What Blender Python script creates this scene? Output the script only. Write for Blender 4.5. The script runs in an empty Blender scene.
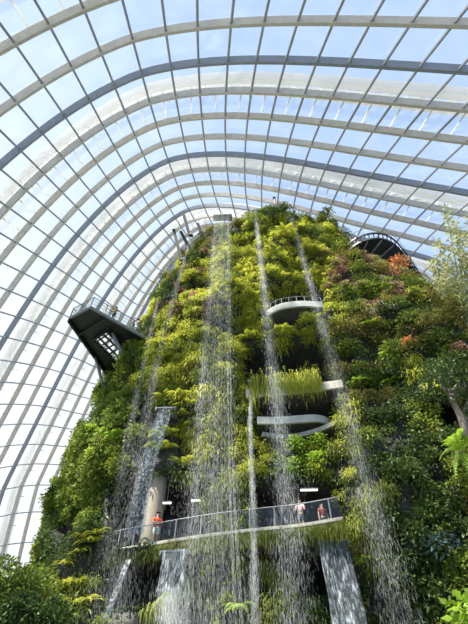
import bpy, bmesh, math, random
import numpy as np
from mathutils import Vector, Matrix

random.seed(7)
rng = np.random.default_rng(11)
C = bpy.context.scene.collection

# ------------------------------------------------------------------ camera
F, PITCH, YAW, EYE = 419.94, 0.85762, 0.03739, 1.6
cp_, sp_ = math.cos(PITCH), math.sin(PITCH)
cy_, sy_ = math.cos(YAW), math.sin(YAW)


def ray(px, py):
    a = (px - 234) / F
    b = -(py - 312) / F
    y = cp_ - b * sp_
    z = sp_ + b * cp_
    return np.array([a * cy_ - y * sy_, a * sy_ + y * cy_, z])


def at(px, py, Y):                     # point of the place seen in that direction at depth Y
    r = ray(px, py)
    return r * (Y / r[1]) + np.array([0, 0, EYE])


def atz(px, py, z):                    # ... on the level z
    r = ray(px, py)
    return r * ((z - EYE) / r[2]) + np.array([0, 0, EYE])


def proj(P):
    P = np.asarray(P, float)
    X, Y, Z = P[..., 0], P[..., 1], P[..., 2] - EYE
    x = X * cy_ + Y * sy_
    y = -X * sy_ + Y * cy_
    fw = y * cp_ + Z * sp_
    up = -y * sp_ + Z * cp_
    fw = np.where(np.abs(fw) < 1e-6, 1e-6, fw)
    return 234 + F * x / fw, 312 - F * up / fw


# ------------------------------------------------------------------ helpers
def tag(o, label=None, cat=None, group=None, kind=None):
    if label: o['label'] = label
    if cat: o['category'] = cat
    if group: o['group'] = group
    if kind: o['kind'] = kind
    return o


def np_mesh(name, V, Fs, mat=None, parent=None, smooth=False):
    """V (n,3); Fs list of (m,k) int arrays"""
    me = bpy.data.meshes.new(name)
    V = np.asarray(V, np.float32)
    Fs = [np.asarray(f, np.int32) for f in (Fs if isinstance(Fs, list) else [Fs]) if len(f)]
    me.vertices.add(len(V))
    me.vertices.foreach_set('co', V.ravel())
    loops = np.concatenate([f.ravel() for f in Fs])
    tot = np.concatenate([np.full(len(f), f.shape[1], np.int32) for f in Fs])
    st = np.concatenate([[0], np.cumsum(tot)[:-1]]).astype(np.int32)
    me.loops.add(len(loops))
    me.loops.foreach_set('vertex_index', loops)
    me.polygons.add(len(tot))
    me.polygons.foreach_set('loop_start', st)
    me.polygons.foreach_set('loop_total', tot)
    if smooth:
        me.polygons.foreach_set('use_smooth', np.ones(len(tot), bool))
    me.update(calc_edges=True)
    if mat: me.materials.append(mat)
    o = bpy.data.objects.new(name, me)
    C.objects.link(o)
    if parent: o.parent = parent
    return o


def empty(name, loc=(0, 0, 0), rz=0):
    o = bpy.data.objects.new(name, None)
    C.objects.link(o)
    o.location = loc
    o.rotation_euler = (0, 0, rz)
    o.empty_display_size = .2
    return o


class MB:
    def __init__(s):
        s.v = []; s.f = []; s.n = 0

    def add(s, V, Fc):
        V = np.asarray(V, float)
        s.v.append(V)
        s.f += [tuple(int(i) + s.n for i in f) for f in Fc]
        s.n += len(V)

    def box(s, c, size, M=None):
        c = np.array(c, float); h = np.array(size) / 2
        P = np.array([[x, y, z] for x in (-1, 1) for y in (-1, 1) for z in (-1, 1)]) * h
        if M is not None: P = P @ np.array(M).T
        s.add(P + c, [(0, 1, 3, 2), (4, 6, 7, 5), (0, 4, 5, 1), (2, 3, 7, 6), (0, 2, 6, 4), (1, 5, 7, 3)])

    def tube(s, pts, r, n=6, caps=True):
        pts = [np.array(p, float) for p in pts]
        m = len(pts)
        rs = r if hasattr(r, '__len__') else [r] * m
        ref = None; V = []
        for k in range(m):
            t = pts[min(k + 1, m - 1)] - pts[max(k - 1, 0)]
            t = t / (np.linalg.norm(t) + 1e-9)
            if ref is None:
                ref = np.cross(t, [0, 0, 1.])
                if np.linalg.norm(ref) < .1: ref = np.cross(t, [1., 0, 0])
            ref = ref - t * (ref @ t); ref /= np.linalg.norm(ref) + 1e-9
            b = np.cross(t, ref)
            for q in range(n):
                a = 2 * math.pi * q / n
                V.append(pts[k] + rs[k] * (math.cos(a) * ref + math.sin(a) * b))
        Fc = [(k * n + q, k * n + (q + 1) % n, (k + 1) * n + (q + 1) % n, (k + 1) * n + q) for k in range(m - 1) for q in range(n)]
        if caps: Fc += [tuple(range(n))[::-1], tuple((m - 1) * n + q for q in range(n))]
        s.add(V, Fc)

    def prism(s, poly, z0, z1):       # poly: list of (x,y)
        n = len(poly)
        V = [(x, y, z0) for x, y in poly] + [(x, y, z1) for x, y in poly]
        Fc = [tuple(range(n))[::-1], tuple(range(n, 2 * n))] + [(i, (i + 1) % n, n + (i + 1) % n, n + i) for i in range(n)]
        s.add(V, Fc)

    def beam(s, pts, up, w, d):       # rectangular section along pts; up = per point outward direction
        pts = np.array(pts, float); up = np.array(up, float); m = len(pts)
        V = []
        for k in range(m):
            t = pts[min(k + 1, m - 1)] - pts[max(k - 1, 0)]
            t /= np.linalg.norm(t) + 1e-9
            u = up[k] - t * (up[k] @ t); u /= np.linalg.norm(u) + 1e-9
            sd = np.cross(t, u)
            V += [pts[k] - sd * w / 2, pts[k] + sd * w / 2, pts[k] + sd * w / 2 - u * d, pts[k] - sd * w / 2 - u * d]
        Fc = [(k * 4 + q, k * 4 + (q + 1) % 4, (k + 1) * 4 + (q + 1) % 4, (k + 1) * 4 + q) for k in range(m - 1) for q in range(4)]
        Fc += [(3, 2, 1, 0), tuple((m - 1) * 4 + q for q in range(4))]
        s.add(V, Fc)

    def build(s, name, mat, parent=None, smooth=False, bevel=0):
        me = bpy.data.meshes.new(name)
        me.from_pydata([tuple(p) for p in np.concatenate(s.v)], [], s.f)
        me.update()
        if mat: me.materials.append(mat)
        if smooth:
            me.polygons.foreach_set('use_smooth', [True] * len(me.polygons))
        o = bpy.data.objects.new(name, me)
        C.objects.link(o)
        if parent: o.parent = parent
        if bevel:
            b = o.modifiers.new('bevel', 'BEVEL'); b.width = bevel; b.segments = 2
        return o


def copy_tree(o, parent=None):
    c = o.copy(); C.objects.link(c); c.parent = parent
    for ch in list(o.children): copy_tree(ch, c)
    return c


# ------------------------------------------------------------------ noise
def _h(i, j, k, s):
    n = (i * 374761393 + j * 668265263 + k * 2147483647 + s * 974634777) & 0xffffffff
    n = ((n ^ (n >> 13)) * 1274126177) & 0xffffffff
    return ((n ^ (n >> 16)) & 0xffff) / 65535.0


def vnoise(P, s=0):
    P = np.asarray(P, float)
    I = np.floor(P).astype(np.int64); f = P - I; f = f * f * (3 - 2 * f)
    r = 0
    for a in (0, 1):
        for b in (0, 1):
            for c in (0, 1):
                w = (f[..., 0] if a else 1 - f[..., 0]) * (f[..., 1] if b else 1 - f[..., 1]) * (f[..., 2] if c else 1 - f[..., 2])
                r = r + w * _h(I[..., 0] + a, I[..., 1] + b, I[..., 2] + c, s)
    return r


def sst(a, b, x):
    t = np.clip((x - a) / (b - a), 0, 1)
    return t * t * (3 - 2 * t)


# ------------------------------------------------------------------ materials
def newmat(name):
    m = bpy.data.materials.new(name); m.use_nodes = True
    nt = m.node_tree
    for n in list(nt.nodes): nt.nodes.remove(n)
    out = nt.nodes.new('ShaderNodeOutputMaterial')
    return m, nt, out


def N(nt, t, **kw):
    n = nt.nodes.new(t)
    for k, v in kw.items(): setattr(n, k, v)
    return n


def ramp(nt, fac, stops):
    r = N(nt, 'ShaderNodeValToRGB')
    e = r.color_ramp.elements
    while len(e) > 1: e.remove(e[0])
    e[0].position = stops[0][0]; e[0].color = (*stops[0][1], 1)
    for p, c in stops[1:]:
        q = e.new(p); q.color = (*c, 1)
    nt.links.new(fac, r.inputs[0])
    return r.outputs[0]


def pbr(name, c1, c2=None, scale=3, rough=.6, metal=0, bump=0, spec=.5, stretch=(1, 1, 1), detail=4):
    m, nt, out = newmat(name)
    b = N(nt, 'ShaderNodeBsdfPrincipled')
    b.inputs['Roughness'].default_value = rough
    b.inputs['Metallic'].default_value = metal
    b.inputs['Specular IOR Level'].default_value = spec
    tc = N(nt, 'ShaderNodeTexCoord'); mp = N(nt, 'ShaderNodeMapping')
    mp.inputs['Scale'].default_value = stretch
    nt.links.new(tc.outputs['Object'], mp.inputs[0])
    nz = N(nt, 'ShaderNodeTexNoise'); nz.inputs['Scale'].default_value = scale; nz.inputs['Detail'].default_value = detail
    nt.links.new(mp.outputs[0], nz.inputs[0])
    col = ramp(nt, nz.outputs[0], [(.3, c1), (.7, c2 or tuple(x * .85 for x in c1))])
    nt.links.new(col, b.inputs['Base Color'])
    if bump:
        bp = N(nt, 'ShaderNodeBump'); bp.inputs['Strength'].default_value = bump
        nt.links.new(nz.outputs[0], bp.inputs['Height']); nt.links.new(bp.outputs[0], b.inputs['Normal'])
    nt.links.new(b.outputs[0], out.inputs[0])
    return m


def leafmat(name, cols, trans=.45, rough=.55, nscale=.35):
    """leaf colours differ from leaf to leaf (random per island) and from plant to plant (noise)"""
    m, nt, out = newmat(name)
    geo = N(nt, 'ShaderNodeNewGeometry'); tc = N(nt, 'ShaderNodeTexCoord')
    nz = N(nt, 'ShaderNodeTexNoise'); nz.inputs['Scale'].default_value = nscale; nz.inputs['Detail'].default_value = 3
    nt.links.new(geo.outputs['Position'], nz.inputs[0])
    mx = N(nt, 'ShaderNodeMath', operation='MULTIPLY_ADD')
    nt.links.new(geo.outputs['Random Per Island'], mx.inputs[0]); mx.inputs[1].default_value = .45
    ad = N(nt, 'ShaderNodeMath', operation='MULTIPLY_ADD')
    nt.links.new(nz.outputs[0], ad.inputs[0]); ad.inputs[1].default_value = 1.1; ad.inputs[2].default_value = -.28
    nt.links.new(ad.outputs[0], mx.inputs[2])
    k = len(cols)
    col = ramp(nt, mx.outputs[0], [(i / (k - 1), c) for i, c in enumerate(cols)])
    d = N(nt, 'ShaderNodeBsdfDiffuse'); t = N(nt, 'ShaderNodeBsdfTranslucent'); g = N(nt, 'ShaderNodeBsdfGlossy')
    g.inputs['Roughness'].default_value = rough; g.inputs['Color'].default_value = (.8, .85, .8, 1)
    a = N(nt, 'ShaderNodeMixShader'); a.inputs[0].default_value = trans
    b = N(nt, 'ShaderNodeMixShader'); b.inputs[0].default_value = .025
    nt.links.new(col, d.inputs[0]); nt.links.new(col, t.inputs[0])
    nt.links.new(d.outputs[0], a.inputs[1]); nt.links.new(t.outputs[0], a.inputs[2])
    nt.links.new(a.outputs[0], b.inputs[1]); nt.links.new(g.outputs[0], b.inputs[2])
    nt.links.new(b.outputs[0], out.inputs[0])
    return m


def glassmat(name, tint=(.95, .97, .98), gloss=.04, haze=.0):
    m, nt, out = newmat(name)
    t = N(nt, 'ShaderNodeBsdfTransparent'); t.inputs[0].default_value = (*tint, 1)
    g = N(nt, 'ShaderNodeBsdfGlossy'); g.inputs['Roughness'].default_value = .02
    mx = N(nt, 'ShaderNodeMixShader'); mx.inputs[0].default_value = gloss
    nt.links.new(t.outputs[0], mx.inputs[1]); nt.links.new(g.outputs[0], mx.inputs[2])
    res = mx
    if haze:
        d = N(nt, 'ShaderNodeBsdfTranslucent'); d.inputs[0].default_value = (.9, .93, .95, 1)
        m2 = N(nt, 'ShaderNodeMixShader')
        tc = N(nt, 'ShaderNodeNewGeometry'); nz = N(nt, 'ShaderNodeTexNoise'); nz.inputs['Scale'].default_value = .5; nz.inputs['Detail'].default_value = 5
        nt.links.new(tc.outputs['Position'], nz.inputs[0])
        f = N(nt, 'ShaderNodeMath', operation='MULTIPLY'); nt.links.new(nz.outputs[0], f.inputs[0]); f.inputs[1].default_value = haze * 2
        nt.links.new(f.outputs[0], m2.inputs[0])
        nt.links.new(mx.outputs[0], m2.inputs[1]); nt.links.new(d.outputs[0], m2.inputs[2]); res = m2
    nt.links.new(res.outputs[0], out.inputs[0])
    return m


def watermat(name, alpha, white=(.93, .95, .97), streak=None):
    m, nt, out = newmat(name)
    t = N(nt, 'ShaderNodeBsdfTransparent')
    d = N(nt, 'ShaderNodeBsdfDiffuse'); d.inputs[0].default_value = (*white, 1)
    tr = N(nt, 'ShaderNodeBsdfTranslucent'); tr.inputs[0].default_value = (*white, 1)
    g = N(nt, 'ShaderNodeBsdfGlossy'); g.inputs['Roughness'].default_value = .45
    a = N(nt, 'ShaderNodeMixShader'); a.inputs[0].default_value = .5
    b = N(nt, 'ShaderNodeMixShader'); b.inputs[0].default_value = .08
    mx = N(nt, 'ShaderNodeMixShader'); mx.inputs[0].default_value = alpha
    L = nt.links.new
    L(d.outputs[0], a.inputs[1]); L(tr.outputs[0], a.inputs[2]); L(a.outputs[0], b.inputs[1]); L(g.outputs[0], b.inputs[2])
    L(t.outputs[0], mx.inputs[1]); L(b.outputs[0], mx.inputs[2])
    if streak:
        tc = N(nt, 'ShaderNodeTexCoord'); mp = N(nt, 'ShaderNodeMapping'); mp.inputs['Scale'].default_value = streak
        L(tc.outputs['Object'], mp.inputs[0])
        nz = N(nt, 'ShaderNodeTexNoise'); nz.inputs['Scale'].default_value = 1; nz.inputs['Detail'].default_value = 6; nz.inputs['Roughness'].default_value = .7
        L(mp.outputs[0], nz.inputs[0])
        mr = N(nt, 'ShaderNodeMapRange'); L(nz.outputs[0], mr.inputs[0])
        mr.inputs[1].default_value = .48; mr.inputs[2].default_value = .66; mr.inputs[3].default_value = .05; mr.inputs[4].default_value = alpha
        L(mr.outputs[0], mx.inputs[0])
        t.inputs[0].default_value = (.72, .80, .88, 1)
    L(mx.outputs[0], out.inputs[0])
    return m


def emit(name, col, s):
    m, nt, out = newmat(name)
    e = N(nt, 'ShaderNodeEmission'); e.inputs[0].default_value = (*col, 1); e.inputs[1].default_value = s
    nt.links.new(e.outputs[0], out.inputs[0])
    return m


M = dict(
    steel=pbr('painted_steel', (.58, .53, .46), (.48, .44, .38), 2, .5),
    steel_part_shade=pbr('blue_grey_steel_part_shade', (.25, .27, .31), (.21, .23, .27), 2, .5),  # every fourth arch: grey steel with some of its shading put into the colour
    rod=pbr('grey_steel_rod', (.30, .31, .33), (.24, .25, .27), 2, .45),
    beige=pbr('beige_rendered_concrete', (.42, .35, .27), (.33, .27, .20), 1.2, .85),
    soffit2=pbr('grey_weathered_concrete', (.30, .30, .27), (.2, .2, .18), 1.5, .9),
    soffit=pbr('shade_dark_concrete', (.09, .085, .07), (.05, .048, .04), 1.5, .9),  # ledge slabs: the shade underneath is put into this dark colour
    white=pbr('white_painted_steel', (.95, .95, .94), (.88, .89, .88), 1, .5),
    glass=glassmat('roof_glass', (.965, .98, .985), .07, .03),
    panel=glassmat('railing_glass', (.90, .92, .91), .03),
    rock=pbr('dark_wet_rock', (.035, .032, .026), (.012, .012, .010), 1.2, .7, bump=.6, detail=8),
    soil=pbr('mossy_soil', (.035, .045, .015), (.015, .018, .008), 1.0, .9, bump=.5, detail=8),
    concrete=pbr('concrete', (.62, .56, .46), (.48, .43, .35), 1.5, .85, bump=.15, detail=8),
    pale=pbr('pale_concrete', (.52, .52, .46), (.38, .38, .33), 1.5, .8, bump=.1, detail=8),
    mossedge=pbr('mossy_concrete', (.36, .36, .14), (.14, .17, .04), 2.5, .9, bump=.3, detail=8),
    dark=pbr('dark_steel', (.014, .015, .018), (.009, .009, .011), 1, .5),
    grey=pbr('mid_grey_steel', (.22, .23, .24), (.16, .17, .18), 2, .45),
    bark=pbr('bark', (.24, .19, .15), (.12, .095, .075), 3, .9, bump=.5, stretch=(3, 3, .6), detail=8),
    stem=pbr('green_stem', (.12, .15, .05), (.08, .09, .03), 3, .8),
    floor=pbr('stone_paving', (.16, .17, .12), (.07, .09, .04), 1.2, .85, bump=.1),
    skin=pbr('skin', (.45, .27, .19), (.40, .24, .17), 5, .6),
    hair=pbr('black_hair', (.02, .017, .015), (.03, .022, .018), 9, .6),
    orange=pbr('orange_cloth', (.85, .12, .04), (.75, .09, .03), 4, .9),
    pink=pbr('pale_pink_cloth', (.75, .48, .45), (.68, .42, .40), 4, .9),
    red=pbr('dull_red_cloth', (.35, .08, .06), (.28, .06, .05), 4, .9),
    yellow=pbr('yellow_cloth', (.8, .5, .1), (.72, .44, .08), 4, .9),
    offwhite=pbr('white_cloth', (.8, .78, .75), (.7, .68, .66), 4, .9),
    navy=pbr('dark_blue_cloth', (.03, .04, .08), (.02, .03, .06), 4, .9),
    lamp=emit('lamp_strip', (1, .96, .88), 2.5),
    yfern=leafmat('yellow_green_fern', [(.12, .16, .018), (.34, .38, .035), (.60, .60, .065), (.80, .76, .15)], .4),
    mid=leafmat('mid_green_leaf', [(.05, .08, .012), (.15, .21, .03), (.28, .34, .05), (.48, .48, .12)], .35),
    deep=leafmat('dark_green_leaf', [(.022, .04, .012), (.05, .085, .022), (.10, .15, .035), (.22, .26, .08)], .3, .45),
    olive=leafmat('olive_leaf', [(.09, .09, .02), (.20, .19, .04), (.36, .31, .08), (.50, .40, .14)], .35),
    moss=leafmat('hanging_moss', [(.05, .07, .012), (.13, .16, .02), (.25, .28, .03), (.42, .42, .07)], .35),
    redl=leafmat('reddish_leaf', [(.12, .06, .03), (.28, .14, .08), (.45, .27, .18), (.60, .42, .30)], .35),
    orangel=leafmat('orange_leaf', [(.35, .14, .05), (.6, .24, .09), (.75, .36, .14), (.8, .5, .22)], .35),
    pinkl=leafmat('pink_flower', [(.5, .26, .24), (.65, .40, .38), (.75, .55, .5)], .4),
    whitel=leafmat('white_flower', [(.75, .75, .7), (.85, .85, .82), (.9, .9, .88)], .4),
    fresh=leafmat('fresh_green_leaf', [(.12, .22, .015), (.26, .42, .03), (.45, .6, .07), (.6, .68, .15)], .45),
    bluel=leafmat('bluish_leaf', [(.04, .07, .06), (.08, .13, .12), (.15, .2, .19)], .3, .45),
    cane=leafmat('pale_cane_leaf', [(.16, .19, .05), (.34, .36, .12), (.5, .5, .22), (.7, .66, .4)], .45),
    sail=leafmat('white_sailcloth', [(.70, .70, .68), (.80, .79, .77), (.86, .85, .83)], .5),
)
WF = watermat('falling_water', .11)
WF2 = watermat('falling_water_dense', .20)
WS = watermat('sheet_water', .42, streak=(12, 2, 2.4))
WJ = watermat('jet_water', .45, streak=(10, 4, 6))
WT = watermat('turbulent_water', .45, streak=(9, 3, 7.0))

# ------------------------------------------------------------------ the dome
S8 = 3.6
bp = {'phi': -0.33904, 'u0': 5.42082, 'v0': -3.9579, 'v1': -1.59283, 'v2': 0.16308, 'v3': 0.01257, 'W0': 14.03186, 'W1': -0.20863, 'W2': 0.24773, 'W3': -0.31884, 'H0': 18.73269, 'H1': 4.0348, 'H2': -0.06246, 'H3': 0.27607, 'j0': -2.99476, 'd1': 0.72515, 'd3': 0.08632, 'z0': -4.99712, 'd2': -0.00072, 'fan': -0.13661, 'n': 1.20856, 'd4': -0.31225, 'tilt': -0.52517, 'tilt2': -0.00738, 'sp': -0.42982}
cf = np.array([0.049, -1.037, 0.2259, 1.191, 0.0538, 0.4581, -1.1932, 0.4033, -0.3438, 0.1287, 0.3961, -1.4809, -0.0976, 2.0005, -0.0787, -2.0187, 2.1911, -0.9046, 0.1914, -0.5451, -0.0626, -0.0711, -0.0729, -0.0679, -0.0568, -0.0483, -0.0375, -0.0337, -0.0294, -0.0211, 0.021, 0.0197, 0.0121, 0.0077, 0.0063, 0.0065, 0.0075, 0.0144])
K3 = [(a, b) for a in range(4) for b in range(4) if a + b <= 3]
nK = len(K3)
JJ = np.arange(-22, 14, 2.)


def dome(i, j):
    i = np.asarray(i, float); j = np.asarray(j, float)
    i, j = np.broadcast_arrays(i, j)
    q = bp
    s = i / 6 - 1
    u = q['u0'] + i + q['sp'] * s * s
    v0 = q['v0'] + q['v1'] * s + q['v2'] * s * s + q['v3'] * s ** 3
    W = q['W0'] + q['W1'] * s + q['W2'] * s * s + q['W3'] * s ** 3
    H = q['H0'] + q['H1'] * s + q['H2'] * s * s + q['H3'] * s ** 3
    t = (j - q['j0']) / 10
    th = q['d1'] * t + q['d3'] * t ** 3 + q['d2'] * t * t + q['d4'] * t * abs(t)
    th = th + np.interp(j, JJ, cf[2 * nK:])
    Sn = np.sin(th); Cs = np.cos(th); e = q['n']
    v = v0 + W * np.sign(Sn) * (abs(Sn) + 1e-9) ** e
    z = H * np.sign(Cs) * (abs(Cs) + 1e-9) ** e + q['z0']
    u = u + q['fan'] * v * s + (q['tilt'] + q['tilt2'] * s) * z
    sc = np.clip(i, -.5, 12.5) / 6 - 1; tc = (np.clip(j, -22, 12) + 5) / 17
    B = np.stack([sc ** a * tc ** b for a, b in K3], -1)
    v = v + B @ cf[:nK]; z = z + B @ cf[nK:2 * nK]
    cc, sn = math.cos(q['phi']), math.sin(q['phi'])
    P = np.stack([v * cc - u * sn, v * sn + u * cc, z], -1) * S8
    P[..., 2] += EYE
    return P


def dome_n(i, j):
    e = .05
    a = dome(np.asarray(i) + e, j) - dome(np.asarray(i) - e, j)
    b = dome(i, np.asarray(j) + e) - dome(i, np.asarray(j) - e)
    n = np.cross(b, a)
    n /= np.linalg.norm(n, axis=-1, keepdims=True) + 1e-9
    c = np.array([-6, 28, 8.])
    fl = np.sign(((dome(i, j) - c) * n).sum(-1, keepdims=True))
    return n * fl


I0, I1, J0, J1 = -4, 17, -34, 20
jj = np.arange(J0, J1 + .01, .5)
ntrim = 0
for i in range(I0, I1 + 1):
    P = dome(i, jj); Nn = dome_n(i, jj)
    ok = P[:, 2] > -1.5
    idx = np.where(ok)[0]
    if len(idx) < 4: continue
    b = MB(); b.beam(P[idx] + Nn[idx] * .38, Nn[idx], .28, .58)
    ntrim += 1
    tag(b.build('trim_%d' % ntrim, M['steel' if i % 4 != 2 else 'steel_part_shade']), kind='structure')
ii = np.arange(I0, I1 + .01, 1.)
for j in range(J0, J1 + 1):
    P = dome(ii, j); Nn = dome_n(ii, j)
    idx = np.where(P[:, 2] > -1.5)[0]
    if len(idx) < 2: continue
    b = MB(); b.tube(P[idx] - Nn[idx] * .02, .10, 6)
    ntrim += 1
    tag(b.build('trim_%d' % ntrim, M['rod']), kind='structure')
# white outer arches that carry the shell from outside: boxes with a slotted web
jf = np.arange(J0, J1 + .01, .5)
for ic in (-.55, 3.45, 7.45, 11.45, 15.45):
    P = dome(ic, jf); Nn = dome_n(ic, jf)
    idx = np.where(P[:, 2] > -1.5)[0]
    P = P[idx] + Nn[idx] * 2.4; Nn = Nn[idx]
    b = MB(); RB = dome(ic + .55, jf)[idx]
    T = dome(ic + .1, jf)[idx] - dome(ic - .1, jf)[idx]; T /= np.linalg.norm(T, axis=1, keepdims=True)
    b.beam(P + T * .8, Nn, .62, .7)
    b.beam(P - T * .8, Nn, .62, .7)
    for k in range(len(P)): b.tube([P[k] + T[k] * .6 - Nn[k] * .4, P[k] - T[k] * .6 - Nn[k] * .4], .12, 5)
    for k in range(0, len(P) - 1, 2):
        b.tube([P[k] - Nn[k] * .6, RB[k] + Nn[k] * .4], .08, 5)
        b.tube([P[k] - Nn[k] * .6 + T[k] * .5, P[k + 1] - Nn[k + 1] * .6 - T[k + 1] * .5], .07, 5)
    ntrim += 1
    tag(b.build('trim_%d' % ntrim, M['sail']), kind='structure')
# the glass skin
gi = np.arange(I0, I1 + .01, 1.); gj = np.arange(J0, J1 + .01, 1.)
GI, GJ = np.meshgrid(gi, gj, indexing='ij')
GP = dome(GI, GJ) + dome_n(GI, GJ) * .42
nj = len(gj)
fc = []
for a in range(len(gi) - 1):
    for b_ in range(nj - 1):
        if max(GP[a, b_, 2], GP[a + 1, b_, 2], GP[a, b_ + 1, 2], GP[a + 1, b_ + 1, 2]) > -1:
            fc.append((a * nj + b_, a * nj + b_ + 1, (a + 1) * nj + b_ + 1, (a + 1) * nj + b_))
tag(np_mesh('ceiling', GP.reshape(-1, 3), np.array(fc), M['glass']), kind='structure')
b = MB(); b.prism([(60 * math.cos(a) - 5, 60 + 70 * math.sin(a)) for a in np.linspace(0, 2 * math.pi, 49)[:-1]], -.3, 0)
tag(b.build('floor', M['floor']), kind='structure')

# ------------------------------------------------------------------ the mountain
ROWS = [
    (0, [(-14, 34), (-13.5, 28), (-10.5, 24), (-6, 21.8), (-1, 20.8), (4, 20.6), (8, 18.5), (12.5, 16.5), (19, 18), (24, 28), (18, 44), (-4, 44)]),
    (10, [(-13.5, 33), (-12.7, 27.5), (-10, 24), (-6, 22), (-1, 21.2), (4, 21), (8, 18.8), (12.5, 16.8), (18.5, 18.5), (23, 28), (17, 43), (-4, 43)]),
    (18, [(-12.8, 32), (-11.9, 27.5), (-9.4, 24.3), (-5.5, 22.5), (-1, 21.6), (4, 21.4), (8.5, 20), (13, 18.6), (17.5, 20.5), (21, 28), (15, 41), (-4, 41)]),
    (26, [(-11.8, 32), (-11., 27.5), (-8.4, 24.6), (-5, 22.8), (-.5, 22), (4, 21.7), (8.5, 21), (12.5, 20.3), (15.5, 21.5), (18, 28), (13, 39), (-3, 39)]),
    (34, [(-9.6, 31), (-8.8, 27), (-7.0, 24.6), (-4, 23.2), (0, 22.3), (4, 21.9), (7.5, 21.6), (10.3, 21.6), (12., 23), (14., 28), (11, 36), (-2, 36)]),
    (40, [(-6.9, 29), (-6.2, 26), (-4.9, 24.2), (-2.6, 23), (.5, 22.3), (4, 22), (7.3, 22), (9.8, 22.4), (10.9, 24), (11.5, 28), (9, 33), (-1, 33)]),
    (43.2, [(-4.2, 28), (-3.8, 25.8), (-3.0, 24.4), (-1.2, 23.4), (1, 22.7), (4, 22.4), (6.3, 22.6), (8.2, 23.2), (8.8, 24.6), (9.2, 27.5), (7, 31), (0, 31)]),
    (44.6, [(-1, 27), (-.8, 26.2), (-.4, 25.6), (.4, 25.0), (1.6, 24.6), (3.4, 24.4), (4.8, 24.6), (5.8, 25), (6, 25.6), (6, 27), (5, 28.5), (1, 28.5)]),
]


def hermite(xs, Y, x):
    xs = np.array(xs, float); Y = np.array(Y, float)
    m = np.gradient(Y, xs, axis=0)
    k = np.clip(np.searchsorted(xs, x) - 1, 0, len(xs) - 2)
    h = (xs[k + 1] - xs[k]); t = (x - xs[k]) / h
    sh = (-1,) + (1,) * (Y.ndim - 1)
    t = t.reshape(sh); h = h.reshape(sh)
    return (2 * t ** 3 - 3 * t ** 2 + 1) * Y[k] + (t ** 3 - 2 * t ** 2 + t) * h * m[k] + (-2 * t ** 3 + 3 * t ** 2) * Y[k + 1] + (t ** 3 - t ** 2) * h * m[k + 1]


zs = [r[0] for r in ROWS]
ctrl = np.array([r[1] for r in ROWS], float)                     # (rows,12,2)
ZV = np.concatenate([np.linspace(0, 43.2, 190), np.linspace(43.4, 44.6, 8)])
lv = hermite(zs, ctrl, ZV)                                        # (nz,12,2)
ext = np.concatenate([lv[:, -3:], lv, lv[:, :3]], 1)              # periodic
NU = 420
# denser samples over the front
uq = np.concatenate([np.linspace(0, 9, 360, endpoint=False), np.linspace(9, 12, 60, endpoint=False)])
LV = np.swapaxes(hermite(np.arange(-3, 15), np.swapaxes(ext, 0, 1), uq), 0, 1)   # (nz,NU,2)
BASE = np.concatenate([LV, np.repeat(ZV[:, None, None], NU, 1)], -1)


def normals(G):
    du = np.roll(G, -1, 1) - np.roll(G, 1, 1)
    dv = np.gradient(G, axis=0)
    n = np.cross(du, dv)
    n /= np.linalg.norm(n, axis=-1, keepdims=True) + 1e-9
    return n


NB = normals(BASE)
if (NB[80, :, :] * (BASE[80] - BASE[80].mean(0))).sum() < 0: NB = -NB
front = (BASE[..., 1] < 28)
PX, PY = proj(BASE)
warp = (vnoise(BASE * .5, 5) - .5) * 10
# recesses of the cliff: galleries, caves and small hollows (x0,x1,y0,y1,depth in m, edge softness)
CAVES = [
    (112, 202, 474, 541, 4.5, 5), (246, 343, 485, 531, 4.5, 4),
    (105, 203, 556, 604, 3.0, 7), (256, 326, 547, 586, 3.2, 5),
    (248, 342, 396, 440, 3.4, 5), (240, 330, 344, 384, 3.2, 7), (267, 322, 288, 322, 2.4, 4),
    (180, 197, 378, 398, 1.8, 5), (60, 78, 520, 556, 1.4, 6), (434, 464, 402, 436, 3.0, 5),
    (156, 170, 385, 396, .9, 4), (270, 300, 320, 332, .8, 5),
]
mask = np.zeros_like(PX); disp = np.zeros_like(PX)
for x0, x1, y0, y1, d, e in CAVES:
    wx = warp * .5
    if d == 4.5: wx = 0 * warp
    m_ = sst(x0 - e, x0 + e * .3, PX + wx) * (1 - sst(x1 - e * .3, x1 + e, PX + wx)) * sst(y0 - e, y0 + e * .3, PY + wx) * (1 - sst(y1 - e * .3, y1 + e, PY + wx))
    m_ = m_ * front
    mask = np.maximum(mask, m_); disp = np.maximum(disp, m_ * d)
# the galleries are kept clear of plants, with a margin for their length
clear = np.zeros_like(PX)
for x0, x1, y0, y1 in ((101, 203, 490, 618), (90, 110, 543, 566), (246, 342, 480, 590), (266, 324, 292, 318), (248, 328, 344, 382), (250, 338, 398, 440), (126, 176, 412, 480)):
    clear = np.maximum(clear, sst(x0 - 6, x0 + 3, PX) * (1 - sst(x1 - 3, x1 + 6, PX)) * sst(y0 - 8, y0, PY) * (1 - sst(y1, y1 + 8, PY)) * front)
low = np.maximum(mask, clear)
bump = (vnoise(BASE * .32, 1) - .5) * 2.2 + (vnoise(BASE * .9, 2) - .5) * 1.1 + (vnoise(BASE * 2.2, 3) - .5) * .4
G = BASE + NB * (bump * (1 - np.clip(low, 0, 1) * .85) * sst(0, 2, BASE[..., 2]) * (1 - .4 * sst(41, 44, BASE[..., 2])))[..., None]
G[..., 1] += disp
nz_, nu_ = G.shape[:2]
idx = np.arange(nz_ * nu_).reshape(nz_, nu_)
q = np.stack([idx[:-1], np.roll(idx, -1, 1)[:-1], np.roll(idx, -1, 1)[1:], idx[1:]], -1).reshape(-1, 4)
V = G.reshape(-1, 3)
cap = len(V)
V = np.concatenate([V, [[2.6, 26.2, 44.8]]])
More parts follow.
